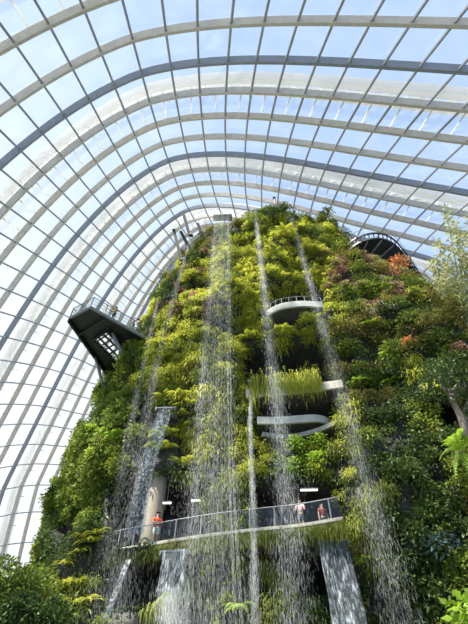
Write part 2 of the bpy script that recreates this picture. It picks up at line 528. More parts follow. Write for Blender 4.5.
capf = np.stack([idx[-1], np.roll(idx[-1], -1), np.full(nu_, cap)], -1)
mountain = np_mesh('planted_cliff', V, [q, capf], M['rock'], smooth=True)
tag(mountain, 'tall steep rock cliff wrapped in plants rising inside the glass dome', 'cliff')


# ------------------------------------------------------------------ leaves
def unit(a): return a / (np.linalg.norm(a, axis=-1, keepdims=True) + 1e-9)


def leaves(P, ax, L, w, r=rng):
    """folded leaf blades: P base (n,3), ax axis (n,3), L (n,), w (n,)"""
    n = len(P)
    rnd = unit(r.normal(size=(n, 3)) + np.array([0, 0, .8]))
    sd = unit(np.cross(ax, rnd)); nn = np.cross(sd, ax)
    L = L[:, None]; w = w[:, None]
    mid = P + ax * L * .45
    tip = P + ax * L - np.array([0, 0, 1.]) * L * .15
    a = mid + sd * w * .5 - nn * w * .18; b = mid - sd * w * .5 - nn * w * .18
    V = np.stack([P, a, tip, b], 1).reshape(-1, 3)
    k = np.arange(n)[:, None] * 4
    Fc = np.concatenate([k + [[0, 1, 2]], k + [[0, 2, 3]]], 1).reshape(-1, 3)
    return V, Fc


def strands(P, out, L, w, droop, r=rng):
    """hanging fronds: out, then down, 3 sections"""
    n = len(P); L = L[:, None]; w = w[:, None]; dn = np.array([0, 0, -1.])
    droop = droop[:, None]
    p1 = P + out * L * .35 + dn * L * .05
    p2 = P + out * L * .60 + dn * L * .35 * droop
    p3 = P + out * L * .68 + dn * L * .95 * droop
    sd = unit(np.cross(out, dn) + r.normal(size=(n, 3)) * .35)
    V = np.stack([P - sd * w * .3, P + sd * w * .3, p1 - sd * w * .5, p1 + sd * w * .5, p2 - sd * w * .45, p2 + sd * w * .45, p3], 1).reshape(-1, 3)
    k = np.arange(n)[:, None] * 7
    Q = np.concatenate([k + [[0, 1, 3, 2]], k + [[2, 3, 5, 4]]], 1).reshape(-1, 4)
    T = k + [[4, 5, 6]]
    return V, Q, T


def frond(P, out, L, w, r=rng, npin=9):
    """one pinnate frond per point: arching midrib with paired leaflets"""
    n = len(P); dn = np.array([0, 0, -1.]); Vs = []; Fs = []; off = 0
    sd = unit(np.cross(out, dn + r.normal(size=(n, 3)) * .2))
    for q_ in range(1, npin + 1):
        t = q_ / npin
        c = P + out * (L * t)[:, None] + np.array([0, 0, .28]) * (L * t)[:, None] + dn * (L * t * t * .75)[:, None]
        tg = unit(out + np.array([0, 0, .28]) + dn * (1.5 * t))
        ln = w * math.sin(math.pi * min(t * .85 + .12, 1)) + .01
        for s_ in (-1, 1):
            ax = unit(sd * s_ + tg * .5 + dn * .25)
            tip = c + ax * ln[:, None]
            e = tg * (L / npin * .42)[:, None]
            V = np.stack([c - e, tip, c + e], 1).reshape(-1, 3)
            k = np.arange(n)[:, None] * 3 + off
            Vs.append(V); Fs.append(k + [[0, 1, 2]]); off += 3 * n
    return np.concatenate(Vs), np.concatenate(Fs)


def clump_leaves(Cn, Nn, size, per, L, w, up=.35, droop=.3, r=rng):
    n = len(Cn)
    d = unit(r.normal(size=(n, per, 3)) + Nn[:, None] * 1.1 + np.array([0, 0, up]))
    rad = size[:, None, None] * (r.random((n, per, 1)) ** .45)
    P = (Cn[:, None] + d * rad * np.array([1, 1, .85])).reshape(-1, 3)
    ax = unit(d.reshape(-1, 3) + r.normal(size=(n * per, 3)) * .55 - np.array([0, 0, droop]))
    k = n * per
    return leaves(P, ax, L * (.6 + .8 * r.random(k)), w * (.6 + .8 * r.random(k)), r)


# candidate clump places over the visible faces
NG = normals(G)
if (NG[80] * (G[80] - G[80].mean(0))).sum() < 0: NG = -NG
cell = np.linalg.norm(np.cross(np.roll(G, -1, 1) - G, np.gradient(G, axis=0)), axis=-1)
toc = unit(np.array([0, 0, EYE]) - G)
vis = (NG * toc).sum(-1) > -.45
gy_ = clear * (PY < 545)
ok = vis & (mask < .35) & (clear < .4) & (G[..., 2] > 1.5)
w_ = (cell * ok).ravel()
NC = 4400
pick = rng.choice(len(w_), NC, p=w_ / w_.sum())
CP = G.reshape(-1, 3)[pick] + rng.normal(size=(NC, 3)) * .08
CN = unit(NG.reshape(-1, 3)[pick] + NB.reshape(-1, 3)[pick])
cx, cy = proj(CP)
n1 = vnoise(CP * .28, 21); n2 = vnoise(CP * .7, 22); n3 = vnoise(CP * 1.3, 23)


def zone(x0, x1, y0, y1, s=14):
    return sst(x0 - s, x0 + s, cx) * (1 - sst(x1 - s, x1 + s, cx)) * sst(y0 - s, y0 + s, cy) * (1 - sst(y1 - s, y1 + s, cy))


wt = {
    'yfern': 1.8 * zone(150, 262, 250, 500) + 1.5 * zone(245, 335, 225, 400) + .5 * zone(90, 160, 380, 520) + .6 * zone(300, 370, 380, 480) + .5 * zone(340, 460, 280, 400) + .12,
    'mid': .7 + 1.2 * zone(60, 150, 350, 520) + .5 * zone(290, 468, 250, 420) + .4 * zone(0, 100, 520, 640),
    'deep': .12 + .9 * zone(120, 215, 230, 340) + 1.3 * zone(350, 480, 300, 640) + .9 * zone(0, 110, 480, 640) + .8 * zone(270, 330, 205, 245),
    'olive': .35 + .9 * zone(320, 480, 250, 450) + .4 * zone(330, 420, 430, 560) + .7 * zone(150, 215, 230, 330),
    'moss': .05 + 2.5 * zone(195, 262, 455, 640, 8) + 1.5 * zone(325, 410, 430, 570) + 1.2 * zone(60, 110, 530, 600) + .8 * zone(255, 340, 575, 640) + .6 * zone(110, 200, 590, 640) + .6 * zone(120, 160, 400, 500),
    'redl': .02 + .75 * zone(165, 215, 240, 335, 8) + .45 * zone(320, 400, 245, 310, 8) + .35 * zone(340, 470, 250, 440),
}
names = list(wt)
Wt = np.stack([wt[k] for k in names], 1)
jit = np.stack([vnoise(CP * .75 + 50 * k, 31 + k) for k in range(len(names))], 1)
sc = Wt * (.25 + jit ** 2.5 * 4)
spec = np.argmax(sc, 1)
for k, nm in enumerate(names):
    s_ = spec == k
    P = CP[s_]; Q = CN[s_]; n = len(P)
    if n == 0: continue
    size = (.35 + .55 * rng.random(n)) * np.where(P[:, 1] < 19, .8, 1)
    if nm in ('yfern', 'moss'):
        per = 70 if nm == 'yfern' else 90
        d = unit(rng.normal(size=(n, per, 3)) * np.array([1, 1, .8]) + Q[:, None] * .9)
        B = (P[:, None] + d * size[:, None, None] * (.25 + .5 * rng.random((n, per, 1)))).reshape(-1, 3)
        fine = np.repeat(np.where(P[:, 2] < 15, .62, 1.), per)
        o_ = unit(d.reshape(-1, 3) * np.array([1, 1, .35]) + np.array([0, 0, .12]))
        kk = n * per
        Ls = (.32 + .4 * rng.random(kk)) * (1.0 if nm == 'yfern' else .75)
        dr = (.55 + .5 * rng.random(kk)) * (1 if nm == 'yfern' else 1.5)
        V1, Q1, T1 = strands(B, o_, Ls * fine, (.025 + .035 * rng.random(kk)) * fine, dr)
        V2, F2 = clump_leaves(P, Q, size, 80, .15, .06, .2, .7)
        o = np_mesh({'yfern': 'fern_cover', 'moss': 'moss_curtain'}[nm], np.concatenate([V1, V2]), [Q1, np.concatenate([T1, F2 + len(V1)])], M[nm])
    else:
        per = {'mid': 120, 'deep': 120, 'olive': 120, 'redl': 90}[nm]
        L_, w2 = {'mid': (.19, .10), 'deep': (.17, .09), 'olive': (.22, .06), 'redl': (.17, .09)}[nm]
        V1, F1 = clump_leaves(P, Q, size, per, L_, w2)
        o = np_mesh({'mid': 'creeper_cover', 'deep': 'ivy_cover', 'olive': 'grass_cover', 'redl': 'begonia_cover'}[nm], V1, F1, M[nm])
    tag(o, {'yfern': 'yellow-green hanging ferns matting the sunlit middle of the cliff',
            'mid': 'mid-green leafy creepers matting the left slope and upper right of the cliff',
            'deep': 'dark green small-leaved cover on the shaded lower right of the cliff',
            'olive': 'olive-coloured narrow leaves scattered between the ferns on the cliff',
            'moss': 'green moss hanging in curtains down the foot of the cliff',
            'redl': 'reddish-leaved plants running down the upper left ridge of the cliff'}[nm],
        {'yfern': 'ferns', 'mid': 'creepers', 'deep': 'ivy', 'olive': 'grass', 'moss': 'moss', 'redl': 'plants'}[nm], kind='stuff')
# a thin layer of moss right on the rock so that gaps show green
w_ = (cell * (vis & (mask < .15) & (G[..., 2] > 1.5))).ravel()
NM = 60000
pk = rng.choice(len(w_), NM, p=w_ / w_.sum())
MP = G.reshape(-1, 3)[pk] + rng.normal(size=(NM, 3)) * .12
MN = NG.reshape(-1, 3)[pk]
V1, F1 = leaves(MP, unit(MN * .8 + rng.normal(size=(NM, 3)) * .6 - np.array([0, 0, .5])), .14 + .14 * rng.random(NM), .07 + .06 * rng.random(NM))
tag(np_mesh('rock_moss', V1, F1, M['deep']), 'thin dark moss growing straight on the cliff rock between the larger plants', 'moss', kind='stuff')


# ------------------------------------------------------------------ single plants set on the cliff
def gkey(P):  # nearest cliff surface point in viewing direction px
    pass


GX, GY = proj(G)
visf = vis & front


def cliff_at(px, py):
    d = (GX - px) ** 2 + (GY - py) ** 2 + np.where(visf, 0, 1e6)
    near = d < max(d.min() + 4, 9)
    Yv = np.where(near, G[..., 1], 1e9)
    k = np.unravel_index(np.argmin(Yv), Yv.shape)
    return G[k], unit(NB[k])


def proto_fern(seed, mat, nf=16, L=1.0, w=.22):
    r = np.random.default_rng(seed)
    a = r.random(nf) * 2 * math.pi
    out = unit(np.stack([np.cos(a), np.sin(a) - .5, .25 + .5 * r.random(nf)], 1))
    V, Fc = frond(np.zeros((nf, 3)), out, L * (.7 + .5 * r.random(nf)), np.full(nf, w), r, 10)
    root = empty('fern')
    np_mesh('fronds', V, Fc, mat, root)
    b = MB()
    for k in range(nf):
        pts = [out[k] * L * t * .9 + np.array([0, 0, .28]) * L * t * .9 + np.array([0, 0, -1]) * L * t * t * .6 for t in (0, .35, .7)]
        b.tube(pts, [.016, .012, .006], 4)
    b.build('stalk', M['stem'], root)
    return root


def proto_shrub(seed, mat, size=.7, per=260, L=.2, w=.1, flower=None, name='shrub'):
    r = np.random.default_rng(seed)
    root = empty(name)
    V, Fc = clump_leaves(np.zeros((1, 3)), np.array([[0, -.5, .5]]), np.array([size]), per, L, w, r=r)
    np_mesh('foliage', V, Fc, mat, root)
    b = MB()
    for k in range(7):
        d = unit(np.array([r.normal() * .7, r.normal() * .5 - .5, .7]))
        b.tube([np.zeros(3), d * size * .5 + r.normal(size=3) * .04, d * size * .92], [.03, .02, .008], 5)
    b.build('stem', M['stem'], root)
    if flower:
        V, Fc = clump_leaves(np.zeros((1, 3)), np.array([[0, -.9, .5]]), np.array([size * 1.08]), 46, .12, .11, r=r)
        tag(np_mesh('flowers', V, Fc, flower, root), kind='stuff')
    return root


PROTO = {
    'yfern': proto_fern(1, M['yfern'], 20, 1.0, .2), 'gfern': proto_fern(2, M['fresh'], 18, .95, .2),
    'mid': proto_shrub(3, M['mid']), 'deep': proto_shrub(4, M['deep']), 'olive': proto_shrub(5, M['olive'], L=.26, w=.06),
    'red': proto_shrub(6, M['redl'], .6, name='red_leaved_shrub'), 'orange': proto_shrub(7, M['orangel'], .75, 300, name='orange_shrub'),
    'pink': proto_shrub(8, M['olive'], .6, 180, flower=M['pinkl'], name='flowering_shrub'),
    'white': proto_shrub(9, M['deep'], .6, 180, flower=M['whitel'], name='white_flowering_shrub'),
    'fresh': proto_shrub(10, M['fresh'], .7, 260), 'blue': proto_shrub(12, M['bluel'], .7, 200, .28, .1, name='blue_leaved_shrub'),
}
used = set()


def plant(kind, px, py, scale, label, cat, group=None, lift=.3):
    p, n = cliff_at(px, py)
    src = PROTO[kind]
    o = src if kind not in used else copy_tree(src)
    used.add(kind)
    p = p + n * lift * scale
    o.location = p
    o.rotation_euler = (random.uniform(-.15, .15), random.uniform(-.15, .15), random.uniform(-.6, .6) + math.atan2(n[0], -n[1]) * .6)
    o.scale = (scale,) * 3
    tag(o, label, cat, group)
    return o


def patch(kind, x0, x1, y0, y1, n, s0, s1, label, cat, group, seed):
    r = random.Random(seed)
    t = 0; pts = []
    while len(pts) < n and t < 4000:
        t += 1
        x, y = r.uniform(x0, x1), r.uniform(y0, y1)
        if any((x - a) ** 2 + (y - b) ** 2 < 60 for a, b in pts): continue
        if any(c[0] - 2 < x < c[1] + 2 and c[2] - 2 < y < c[3] + 2 for c in CAVES): continue
        pts.append((x, y))
        plant(kind, x, y, r.uniform(s0, s1), label, cat, group)


patch('yfern', 232, 262, 240, 380, 14, .8, 1.2, 'yellow-green fern on the cliff between the broad waterfall and the one to its right', 'fern', 'ferns right of the broad centre waterfall', 1)
patch('yfern', 160, 196, 345, 470, 12, .8, 1.25, 'yellow-green fern on the cliff just left of the broad centre waterfall', 'fern', 'ferns left of the broad centre waterfall', 2)
patch('yfern', 270, 330, 232, 284, 10, .8, 1.2, 'yellow-green fern on the cliff crown above the pale upper ledge', 'fern', 'ferns above the pale upper ledge', 3)
patch('yfern', 275, 318, 322, 345, 7, .8, 1.1, 'yellow-green fern hanging right below the pale upper ledge', 'fern', 'ferns below the pale upper ledge', 4)
patch('gfern', 265, 325, 380, 394, 7, .6, .85, 'fresh green fern spilling over the middle ledge', 'fern', 'ferns on the middle ledge', 5)
patch('gfern', 355, 400, 330, 400, 7, .7, 1.0, 'fresh green fern on the upper right flank of the cliff', 'fern', 'ferns on the right flank', 6)
patch('mid', 85, 140, 380, 500, 16, .8, 1.3, 'round mid-green shrub on the left flank of the cliff', 'shrub', 'shrubs on the left flank', 7)
patch('mid', 345, 440, 290, 390, 14, .8, 1.3, 'round mid-green shrub on the right flank of the cliff', 'shrub', 'shrubs on the right flank', 8)
patch('deep', 150, 200, 262, 330, 9, .7, 1.0, 'dark green shrub on the upper left ridge of the cliff', 'shrub', 'dark shrubs on the upper left ridge', 9)
patch('deep', 385, 460, 440, 600, 15, .8, 1.2, 'dark green shrub in the shade at the lower right of the cliff', 'shrub', 'dark shrubs at the lower right', 10)
patch('olive', 325, 360, 330, 440, 8, .7, 1.0, 'olive narrow-leaved tuft beside the rightmost waterfall', 'plant', 'tufts beside the rightmost waterfall', 11)
patch('red', 170, 212, 250, 335, 9, .7, 1.0, 'red-leaved shrub on the upper left ridge beside the broad waterfall', 'shrub', 'red shrubs on the upper left ridge', 12)
patch('pink', 320, 372, 245, 300, 9, .6, .95, 'small pink-flowered shrub below the dark curved walkway', 'shrub', 'pink shrubs below the right walkway', 13)
patch('fresh', 92, 124, 425, 470, 6, .6, .9, 'bright green shrub on the lower left flank above the gallery', 'shrub', 'bright shrubs above the left gallery', 14)
patch('yfern', 58, 98, 532, 605, 9, .7, 1.0, 'yellow-green fern hanging on the lowest left part of the cliff', 'fern', 'ferns at the lower left', 17)
patch('fresh', 284, 320, 445, 475, 6, .7, 1.0, 'bright green shrub hanging above the right half of the gallery', 'shrub', 'bright shrubs above the right gallery', 15)
patch('olive', 395, 460, 290, 380, 8, .7, 1.1, 'olive narrow-leaved tuft high on the right flank under the bamboo', 'plant', 'tufts on the upper right flank', 16)
plant('orange', 397, 272, 1.25, 'orange-red shrub right under the dark curved walkway', 'shrub', lift=.6)
plant('orange', 408, 347, .8, 'small orange-brown shrub in the middle of the right flank', 'shrub', lift=.4)
plant('white', 381, 312, .7, 'white-flowered shrub, left one of two on the right flank', 'shrub', lift=.4)
plant('white', 393, 315, .7, 'white-flowered shrub, right one of two on the right flank', 'shrub', lift=.4)
plant('blue', 442, 552, 1.0, 'bluish-leaved plant low in the shade at the right', 'shrub', lift=.4)
plant('red', 460, 355, .9, 'lone dull red shrub at the right frame edge of the cliff', 'shrub', lift=.4)
plant('deep', 286, 226, 1.5, 'dark green bushy shrub on the cliff top beside the narrow post', 'shrub', lift=.8)
plant('deep', 272, 219, 1.0, 'smaller dark green shrub on the cliff top left of the bushy one', 'shrub', lift=.6)
plant('mid', 325, 222, 1.1, 'mid-green shrub at the right end of the cliff top', 'shrub', lift=.6)
plant('gfern', 240, 612, 1.0, 'bright green fern at the cliff foot below the broad waterfall', 'fern', lift=.6)
plant('gfern', 368, 568, .8, 'small bright fern beside the right water sheet', 'fern', lift=.5)

# ------------------------------------------------------------------ gallery, ledges, pillar
def ledge(name, top_px, z, thick, back, mat, label, cat, rail=False, dy=0, rail_h=1.05, panel=None, edge_mat=None, posts=None, group=None):
    """walkway slab whose front edge follows the given view directions on level z"""
    pts = [atz(x, y, z) for x, y in top_px]
    # smooth resample
    P = np.array(pts); t = np.arange(len(P)); tt = np.linspace(0, len(P) - 1, 25)
    P = hermite(t, P, tt)
    root = empty(name, tuple(P.mean(0)))
    org = P.mean(0)
    Q = P - org
    b = MB()
    m = len(Q)
    bk = Q + np.array([0, back, 0])
    V = np.concatenate([Q, Q - [0, 0, thick], bk, bk - [0, 0, thick]])
    Fc = []
    for k in range(m - 1):
        Fc += [(k, k + 1, m + k + 1, m + k), (2 * m + k, 2 * m + k + 1, k + 1, k), (3 * m + k, m + k, m + k + 1, 3 * m + k + 1), (3 * m + k, 3 * m + k + 1, 2 * m + k + 1, 2 * m + k)]
    Fc += [(0, m, 3 * m, 2 * m), (m - 1, 3 * m - 1, 4 * m - 1, 2 * m - 1)]
    b.add(V, Fc)
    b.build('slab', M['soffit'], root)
    b = MB(); b.beam(Q + [0, -.02, .04], np.repeat([[0, 0, 1.]], m, 0), .14, thick + .06); b.build('fascia', mat, root)
    if edge_mat:
        b = MB(); b.beam(Q + [0, -.05, .06], np.repeat([[0, 0, 1.]], m, 0), .16, .14); b.build('kerb', edge_mat, root)
    if rail:
        b = MB(); b.tube(Q + [0, .12, rail_h], .03, 6); b.build('handrail', M['grey'], root, smooth=True)
        b = MB(); b.tube(Q + [0, .12, .12], .015, 5); b.build('bottom_rail', M['grey'], root)
        L = posts if posts else range(0, m, 3)
        X, Yp = proj(P)
        for pp in L:
            k = pp if not posts else int(np.argmin(abs(X - pp)))
            b = MB(); b.box(Q[k] + [0, .12, rail_h / 2], (.06, .06, rail_h)); b.build('post', M['grey'], root)
        if panel:
            b = MB()
            V = np.concatenate([Q + [0, .12, .14], Q + [0, .12, rail_h - .04]])
            b.add(V, [(k, k + 1, m + k + 1, m + k) for k in range(m - 1)])
            po = b.build('railing_panel', panel, root)
            sol = po.modifiers.new('th', 'SOLIDIFY'); sol.thickness = .012
    tag(root, label, cat, group)
    return root, P


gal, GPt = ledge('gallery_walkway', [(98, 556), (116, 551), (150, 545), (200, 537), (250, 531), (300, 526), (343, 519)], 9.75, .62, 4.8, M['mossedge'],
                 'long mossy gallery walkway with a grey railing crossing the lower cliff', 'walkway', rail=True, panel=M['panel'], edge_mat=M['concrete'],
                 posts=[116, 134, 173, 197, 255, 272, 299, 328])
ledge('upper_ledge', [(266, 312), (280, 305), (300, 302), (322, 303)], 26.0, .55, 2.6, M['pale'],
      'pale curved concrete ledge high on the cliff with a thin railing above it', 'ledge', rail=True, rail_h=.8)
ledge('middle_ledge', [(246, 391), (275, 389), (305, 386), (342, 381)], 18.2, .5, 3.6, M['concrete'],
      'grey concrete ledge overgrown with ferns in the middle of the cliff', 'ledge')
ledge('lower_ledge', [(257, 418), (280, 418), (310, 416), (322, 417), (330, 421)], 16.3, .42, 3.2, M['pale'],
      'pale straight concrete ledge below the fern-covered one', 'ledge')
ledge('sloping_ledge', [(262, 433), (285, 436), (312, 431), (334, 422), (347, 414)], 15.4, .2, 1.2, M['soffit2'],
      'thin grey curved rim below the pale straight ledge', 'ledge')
# pillar behind the railing
pc = atz(150, 537, 9.75); pc = pc + np.array([0, 2.0, 0]); pb = at(151, 530, pc[1])
b = MB(); b.tube([[pb[0], pc[1], 9.3], [pb[0] + .02, pc[1], 12], [pb[0] + .05, pc[1], 15.2]], [.52, .51, .50], 32)
o = b.build('pillar', M['beige'], smooth=False)
tag(o, 'round beige concrete pillar behind the person in orange', 'pillar')
# lamp strips under the gallery ceilings
for px, py, Yl, w, lab in ((167, 503, 22.6, .45, 'short white lamp strip on the gallery ceiling beside the pillar'), (196, 500.5, 23.4, .5, 'short white lamp strip in the left gallery next to the broad waterfall'),
                           (309, 490, 21.5, .9, 'long white lamp strip on the ceiling of the right gallery')):
    p = at(px, py, Yl)
    root = empty('ceiling_lamp', tuple(p))
    b = MB(); b.box((0, 0, .05), (w + .06, .16, .06)); b.build('lamp_housing', M['grey'], root)
    b = MB(); b.box((0, 0, 0), (w, .12, .05)); b.build('lamp_tube', M['lamp'], root)
    b = MB(); b.tube([(0, 0, .07), (0, .0, 1.6)], .015, 5); b.build('hanger_rod', M['grey'], root)
    tag(root, lab, 'lamp')

# hanging moss on the gallery edge and ledges
def edge_moss(name, P, n, L, mat, label, dy=-.12, zoff=-.1, spread=.3):
    t = rng.random(n) * (len(P) - 1); k = t.astype(int); f = (t - k)[:, None]
    B = P[k] * (1 - f) + P[k + 1] * f + np.array([0, dy, zoff]) + rng.normal(size=(n, 3)) * [.05, .08, spread * .5]
    o_ = unit(np.stack([rng.normal(size=n) * .5, -.8 + rng.normal(size=n) * .2, rng.random(n) * .3], 1))
    V1, Q1, T1 = strands(B, o_ * .5, L * (.3 + 1.1 * rng.random(n)), .018 + .022 * rng.random(n), 1 + .6 * rng.random(n))
    tag(np_mesh(name, V1, [Q1, T1], mat), label, 'moss', kind='stuff')


edge_moss('edge_moss', GPt, 7000, .26, M['moss'], 'moss and small ferns hanging over the front edge of the gallery walkway', zoff=-.36)
P = hermite(np.arange(3), np.array([atz(250, 388, 18.4), atz(295, 384, 18.4), atz(320, 381, 18.4)]), np.linspace(0, 2, 20))
edge_moss('ledge_moss', P, 3000, .5, M['yfern'], 'short ferns hanging over the fern-covered middle ledge', zoff=.1, spread=.9)
for x0, x1, y0, y1, n, nm, lab, mt in ((254, 292, 556, 590, 900, 'cave_moss', 'moss slope in the mouth of the dark cave below the right gallery', 'moss'),
                                       (150, 192, 585, 612, 900, 'cave_fern', 'fern slope in the mouth of the dark cave below the left gallery', 'moss')):
    t = rng.random(n)
    Pm = np.array([at(x0 + (x1 - x0) * a + rng.normal() * 3, (y0 + (y1 - y0) * (a if nm == 'cave_moss' else 1 - a)) + rng.normal() * 3, 21.6) for a in t])
    V1, Q1, T1 = strands(Pm, unit(np.stack([rng.normal(size=n), -1 + rng.normal(size=n) * .3, rng.random(n) * .6], 1)), .3 + .3 * rng.random(n), .04 + .04 * rng.random(n), 1 + .5 * rng.random(n))
    tag(np_mesh(nm, V1, [Q1, T1], M[mt]), lab, 'moss', kind='stuff')


# ------------------------------------------------------------------ people
def skin_mesh(name, pts, edges, radii, mat, parent, sub=1):
    me = bpy.data.meshes.new(name)
    me.from_pydata([tuple(p) for p in pts], edges, [])
    o = bpy.data.objects.new(name, me); C.objects.link(o)
    sk = o.modifiers.new('skin', 'SKIN')
    for i, r_ in enumerate(radii):
        rr = r_ if isinstance(r_, tuple) else (r_, r_)
        me.skin_vertices[0].data[i].radius = rr
        me.skin_vertices[0].data[i].use_root = (i == 0)
    ss = o.modifiers.new('ss', 'SUBSURF'); ss.levels = sub; ss.render_levels = sub
    dg = bpy.context.evaluated_depsgraph_get()
    dg.update()
    m2 = bpy.data.meshes.new_from_object(o.evaluated_get(dg))
    o.modifiers.clear(); o.data = m2
    m2.materials.clear(); m2.materials.append(mat)
    for p in m2.polygons: p.use_smooth = True
    o.parent = parent
    return o


def person(loc, rz, shirt, trousers, label, h=1.68, arms='rail', short=True):
    root = empty('person', loc, rz)
    k = h / 1.7
    if arms == 'up':
        el = [(-.25, -.10, 1.18), (.25, -.10, 1.18)]; ha = [(-.10, -.30, 1.38), (.10, -.30, 1.38)]
    elif arms == 'rail':
        el = [(-.26, -.08, 1.13), (.26, -.08, 1.13)]; ha = [(-.17, -.32, 1.08), (.17, -.32, 1.08)]
    else:
        el = [(-.25, 0, 1.12), (.25, 0, 1.12)]; ha = [(-.27, -.06, .86), (.27, -.06, .86)]
    P = [(0, 0, .95), (0, .01, 1.12), (0, 0, 1.32), (0, 0, 1.44), (0, -.01, 1.52), (0, -.015, 1.60), (0, -.01, 1.68),
         (-.18, 0, 1.39), el[0], ha[0], (.18, 0, 1.39), el[1], ha[1],
         (-.09, 0, .9), (-.10, -.02, .5), (-.10, 0, .1), (-.10, -.12, .05), (.09, 0, .9), (.10, -.02, .5), (.10, 0, .1), (.10, -.12, .05)]
    E_ = [(0, 1), (1, 2), (2, 3), (3, 4), (4, 5), (5, 6), (2, 7), (7, 8), (8, 9), (2, 10), (10, 11), (11, 12), (0, 13), (13, 14), (14, 15), (15, 16), (0, 17), (17, 18), (18, 19), (19, 20)]
    R = [(.14, .10), (.125, .095), (.15, .10), (.055, .055), (.07, .08), (.085, .10), (.05, .06),
         .055, .042, .03, .055, .042, .03, .09, .058, .04, .035, .09, .058, .04, .035]
    # fingers rooted in each palm
    for s_, hi in ((-1, 9), (1, 12)):
        h0 = np.array(P[hi]); d = unit(h0 - np.array(P[hi - 1]))
        side = unit(np.cross(d, [0, 0, 1.]) + 1e-6)
        palm = len(P); P.append(tuple(h0 + d * .07)); E_.append((hi, palm)); R.append((.036, .02))
        for f in range(4):
            b0 = h0 + d * .09 + side * (f - 1.5) * .02
            a_ = len(P); P.append(tuple(b0 + d * .035)); E_.append((palm, a_)); R.append(.009)
            P.append(tuple(b0 + d * (.06 + .008 * (f in (1, 2))) - np.array([0, 0, .02]))); E_.append((a_, a_ + 1)); R.append(.008)
        a_ = len(P); P.append(tuple(h0 + d * .04 - side * .04 * s_ - np.array([0, 0, .01]))); E_.append((hi, a_)); R.append(.011)
    P = [tuple(np.array(p) * k) for p in P]
    R = [tuple(np.array(r_) * k) if isinstance(r_, tuple) else r_ * k for r_ in R]
    body = skin_mesh('body', P, E_, R, M['skin'], root, 1)
    # face
    b = MB(); b.tube([np.array([0, -.10, 1.60]) * k, np.array([0, -.135, 1.585]) * k], [.012, .016], 6); b.build('nose', M['skin'], body)
    for s_ in (-1, 1):
        b = MB(); b.tube([np.array([.032 * s_, -.098, 1.615]) * k, np.array([.032 * s_, -.112, 1.615]) * k], .010, 6); b.build('eye', M['hair'], body)
    b = MB(); b.tube([np.array([-.025, -.102, 1.55]) * k, np.array([.025, -.102, 1.55]) * k], .006, 5); b.build('mouth', M['red'], body)
    # hair
    skin_mesh('hair', [tuple(np.array(q_) * k) for q_ in ((0, .02, 1.63), (0, .01, 1.70), (0, .06, 1.58))], [(0, 1), (0, 2)], [(.098 * k, .10 * k), (.06 * k, .07 * k), (.07 * k, .05 * k)], M['hair'], root, 2)
    # shirt with sleeves
    f = lambda a, b_, t: tuple(np.array(a) * (1 - t) + np.array(b_) * t)
    SP = [(0, 0, 1.0), (0, .01, 1.14), (0, 0, 1.33), (0, 0, 1.42), (-.18, 0, 1.39), f((-.18, 0, 1.39), el[0], .7), (.18, 0, 1.39), f((.18, 0, 1.39), el[1], .7)]
    SP = [tuple(np.array(p) * k) for p in SP]
    skin_mesh('shirt', SP, [(0, 1), (1, 2), (2, 3), (2, 4), (4, 5), (2, 6), (6, 7)], [(.165 * k, .125 * k), (.15 * k, .115 * k), (.17 * k, .12 * k), .075 * k, .075 * k, .066 * k, .075 * k, .066 * k], shirt, root, 1)
    lo = .55 if short else .14
    TP = [(0, 0, 1.0), (0, 0, .92), (-.095, 0, .84), (-.10, -.01, lo), (.095, 0, .84), (.10, -.01, lo)]
    TP = [tuple(np.array(p) * k) for p in TP]
    skin_mesh('shorts' if short else 'trousers', TP, [(0, 1), (1, 2), (2, 3), (1, 4), (4, 5)], [(.155 * k, .115 * k), (.16 * k, .12 * k), .11 * k, .08 * k, .11 * k, .08 * k], trousers, root, 1)
    tag(root, label, 'person')
    return root


def on_gallery(px, back):
    p = GPt[int(np.argmin(abs(proj(GPt)[0] - px)))]
    r = ray(px, 530)
    Y = p[1] + back
    return (r[0] / r[1] * Y, Y, 9.75)


def slab_x(px, py, Y):
    return at(px, py, Y)[0]


pY = GPt[int(np.argmin(abs(proj(GPt)[0] - 157)))][1] + .45
person((slab_x(156, 532, pY), pY, 9.75), .5, M['orange'], M['offwhite'], 'person in an orange-red top and white shorts standing at the left gallery railing', 1.66, 'rail')
pY = GPt[int(np.argmin(abs(proj(GPt)[0] - 300)))][1] + .9
person((slab_x(301, 516, pY), pY, 9.75), -.3, M['pink'], M['navy'], 'person in a pale pink top behind the right gallery railing', 1.62, 'rail')
person((slab_x(323, 515, pY + .5), pY + .5, 9.75), .4, M['red'], M['navy'], 'dim figure in dull red clothes at the right end of the gallery', 1.66, 'down', False)

# ------------------------------------------------------------------ left lookout platform
Z1 = 26.0
A_, B_, C_, D_ = [atz(x, y, Z1)[:2] for x, y in ((69, 319), (90, 308), (144, 338), (103, 367))]
root = empty('lookout_platform', (A_[0], A_[1], Z1)); o0 = np.array([A_[0], A_[1], Z1])
tag(root, 'dark cantilevered lookout platform sticking out from the left side of the cliff', 'platform')


def lp(p, z=0): return np.array([p[0] - o0[0], p[1] - o0[1], z])


def ribbon(pts, w, d, mat, name, parent, closed=False):
    b = MB()
    q_ = [np.array(p, float) for p in pts]
    for a, c in zip(q_[:-1], q_[1:]):
        b.beam([a, c], [[0, 0, 1], [0, 0, 1]], w, d)
    return b.build(name, mat, parent)


Cb = C_ + (C_ - B_) * .25; Db = D_ + (D_ - A_) * .25
mix = lambda a, c, t: a * (1 - t) + c * t
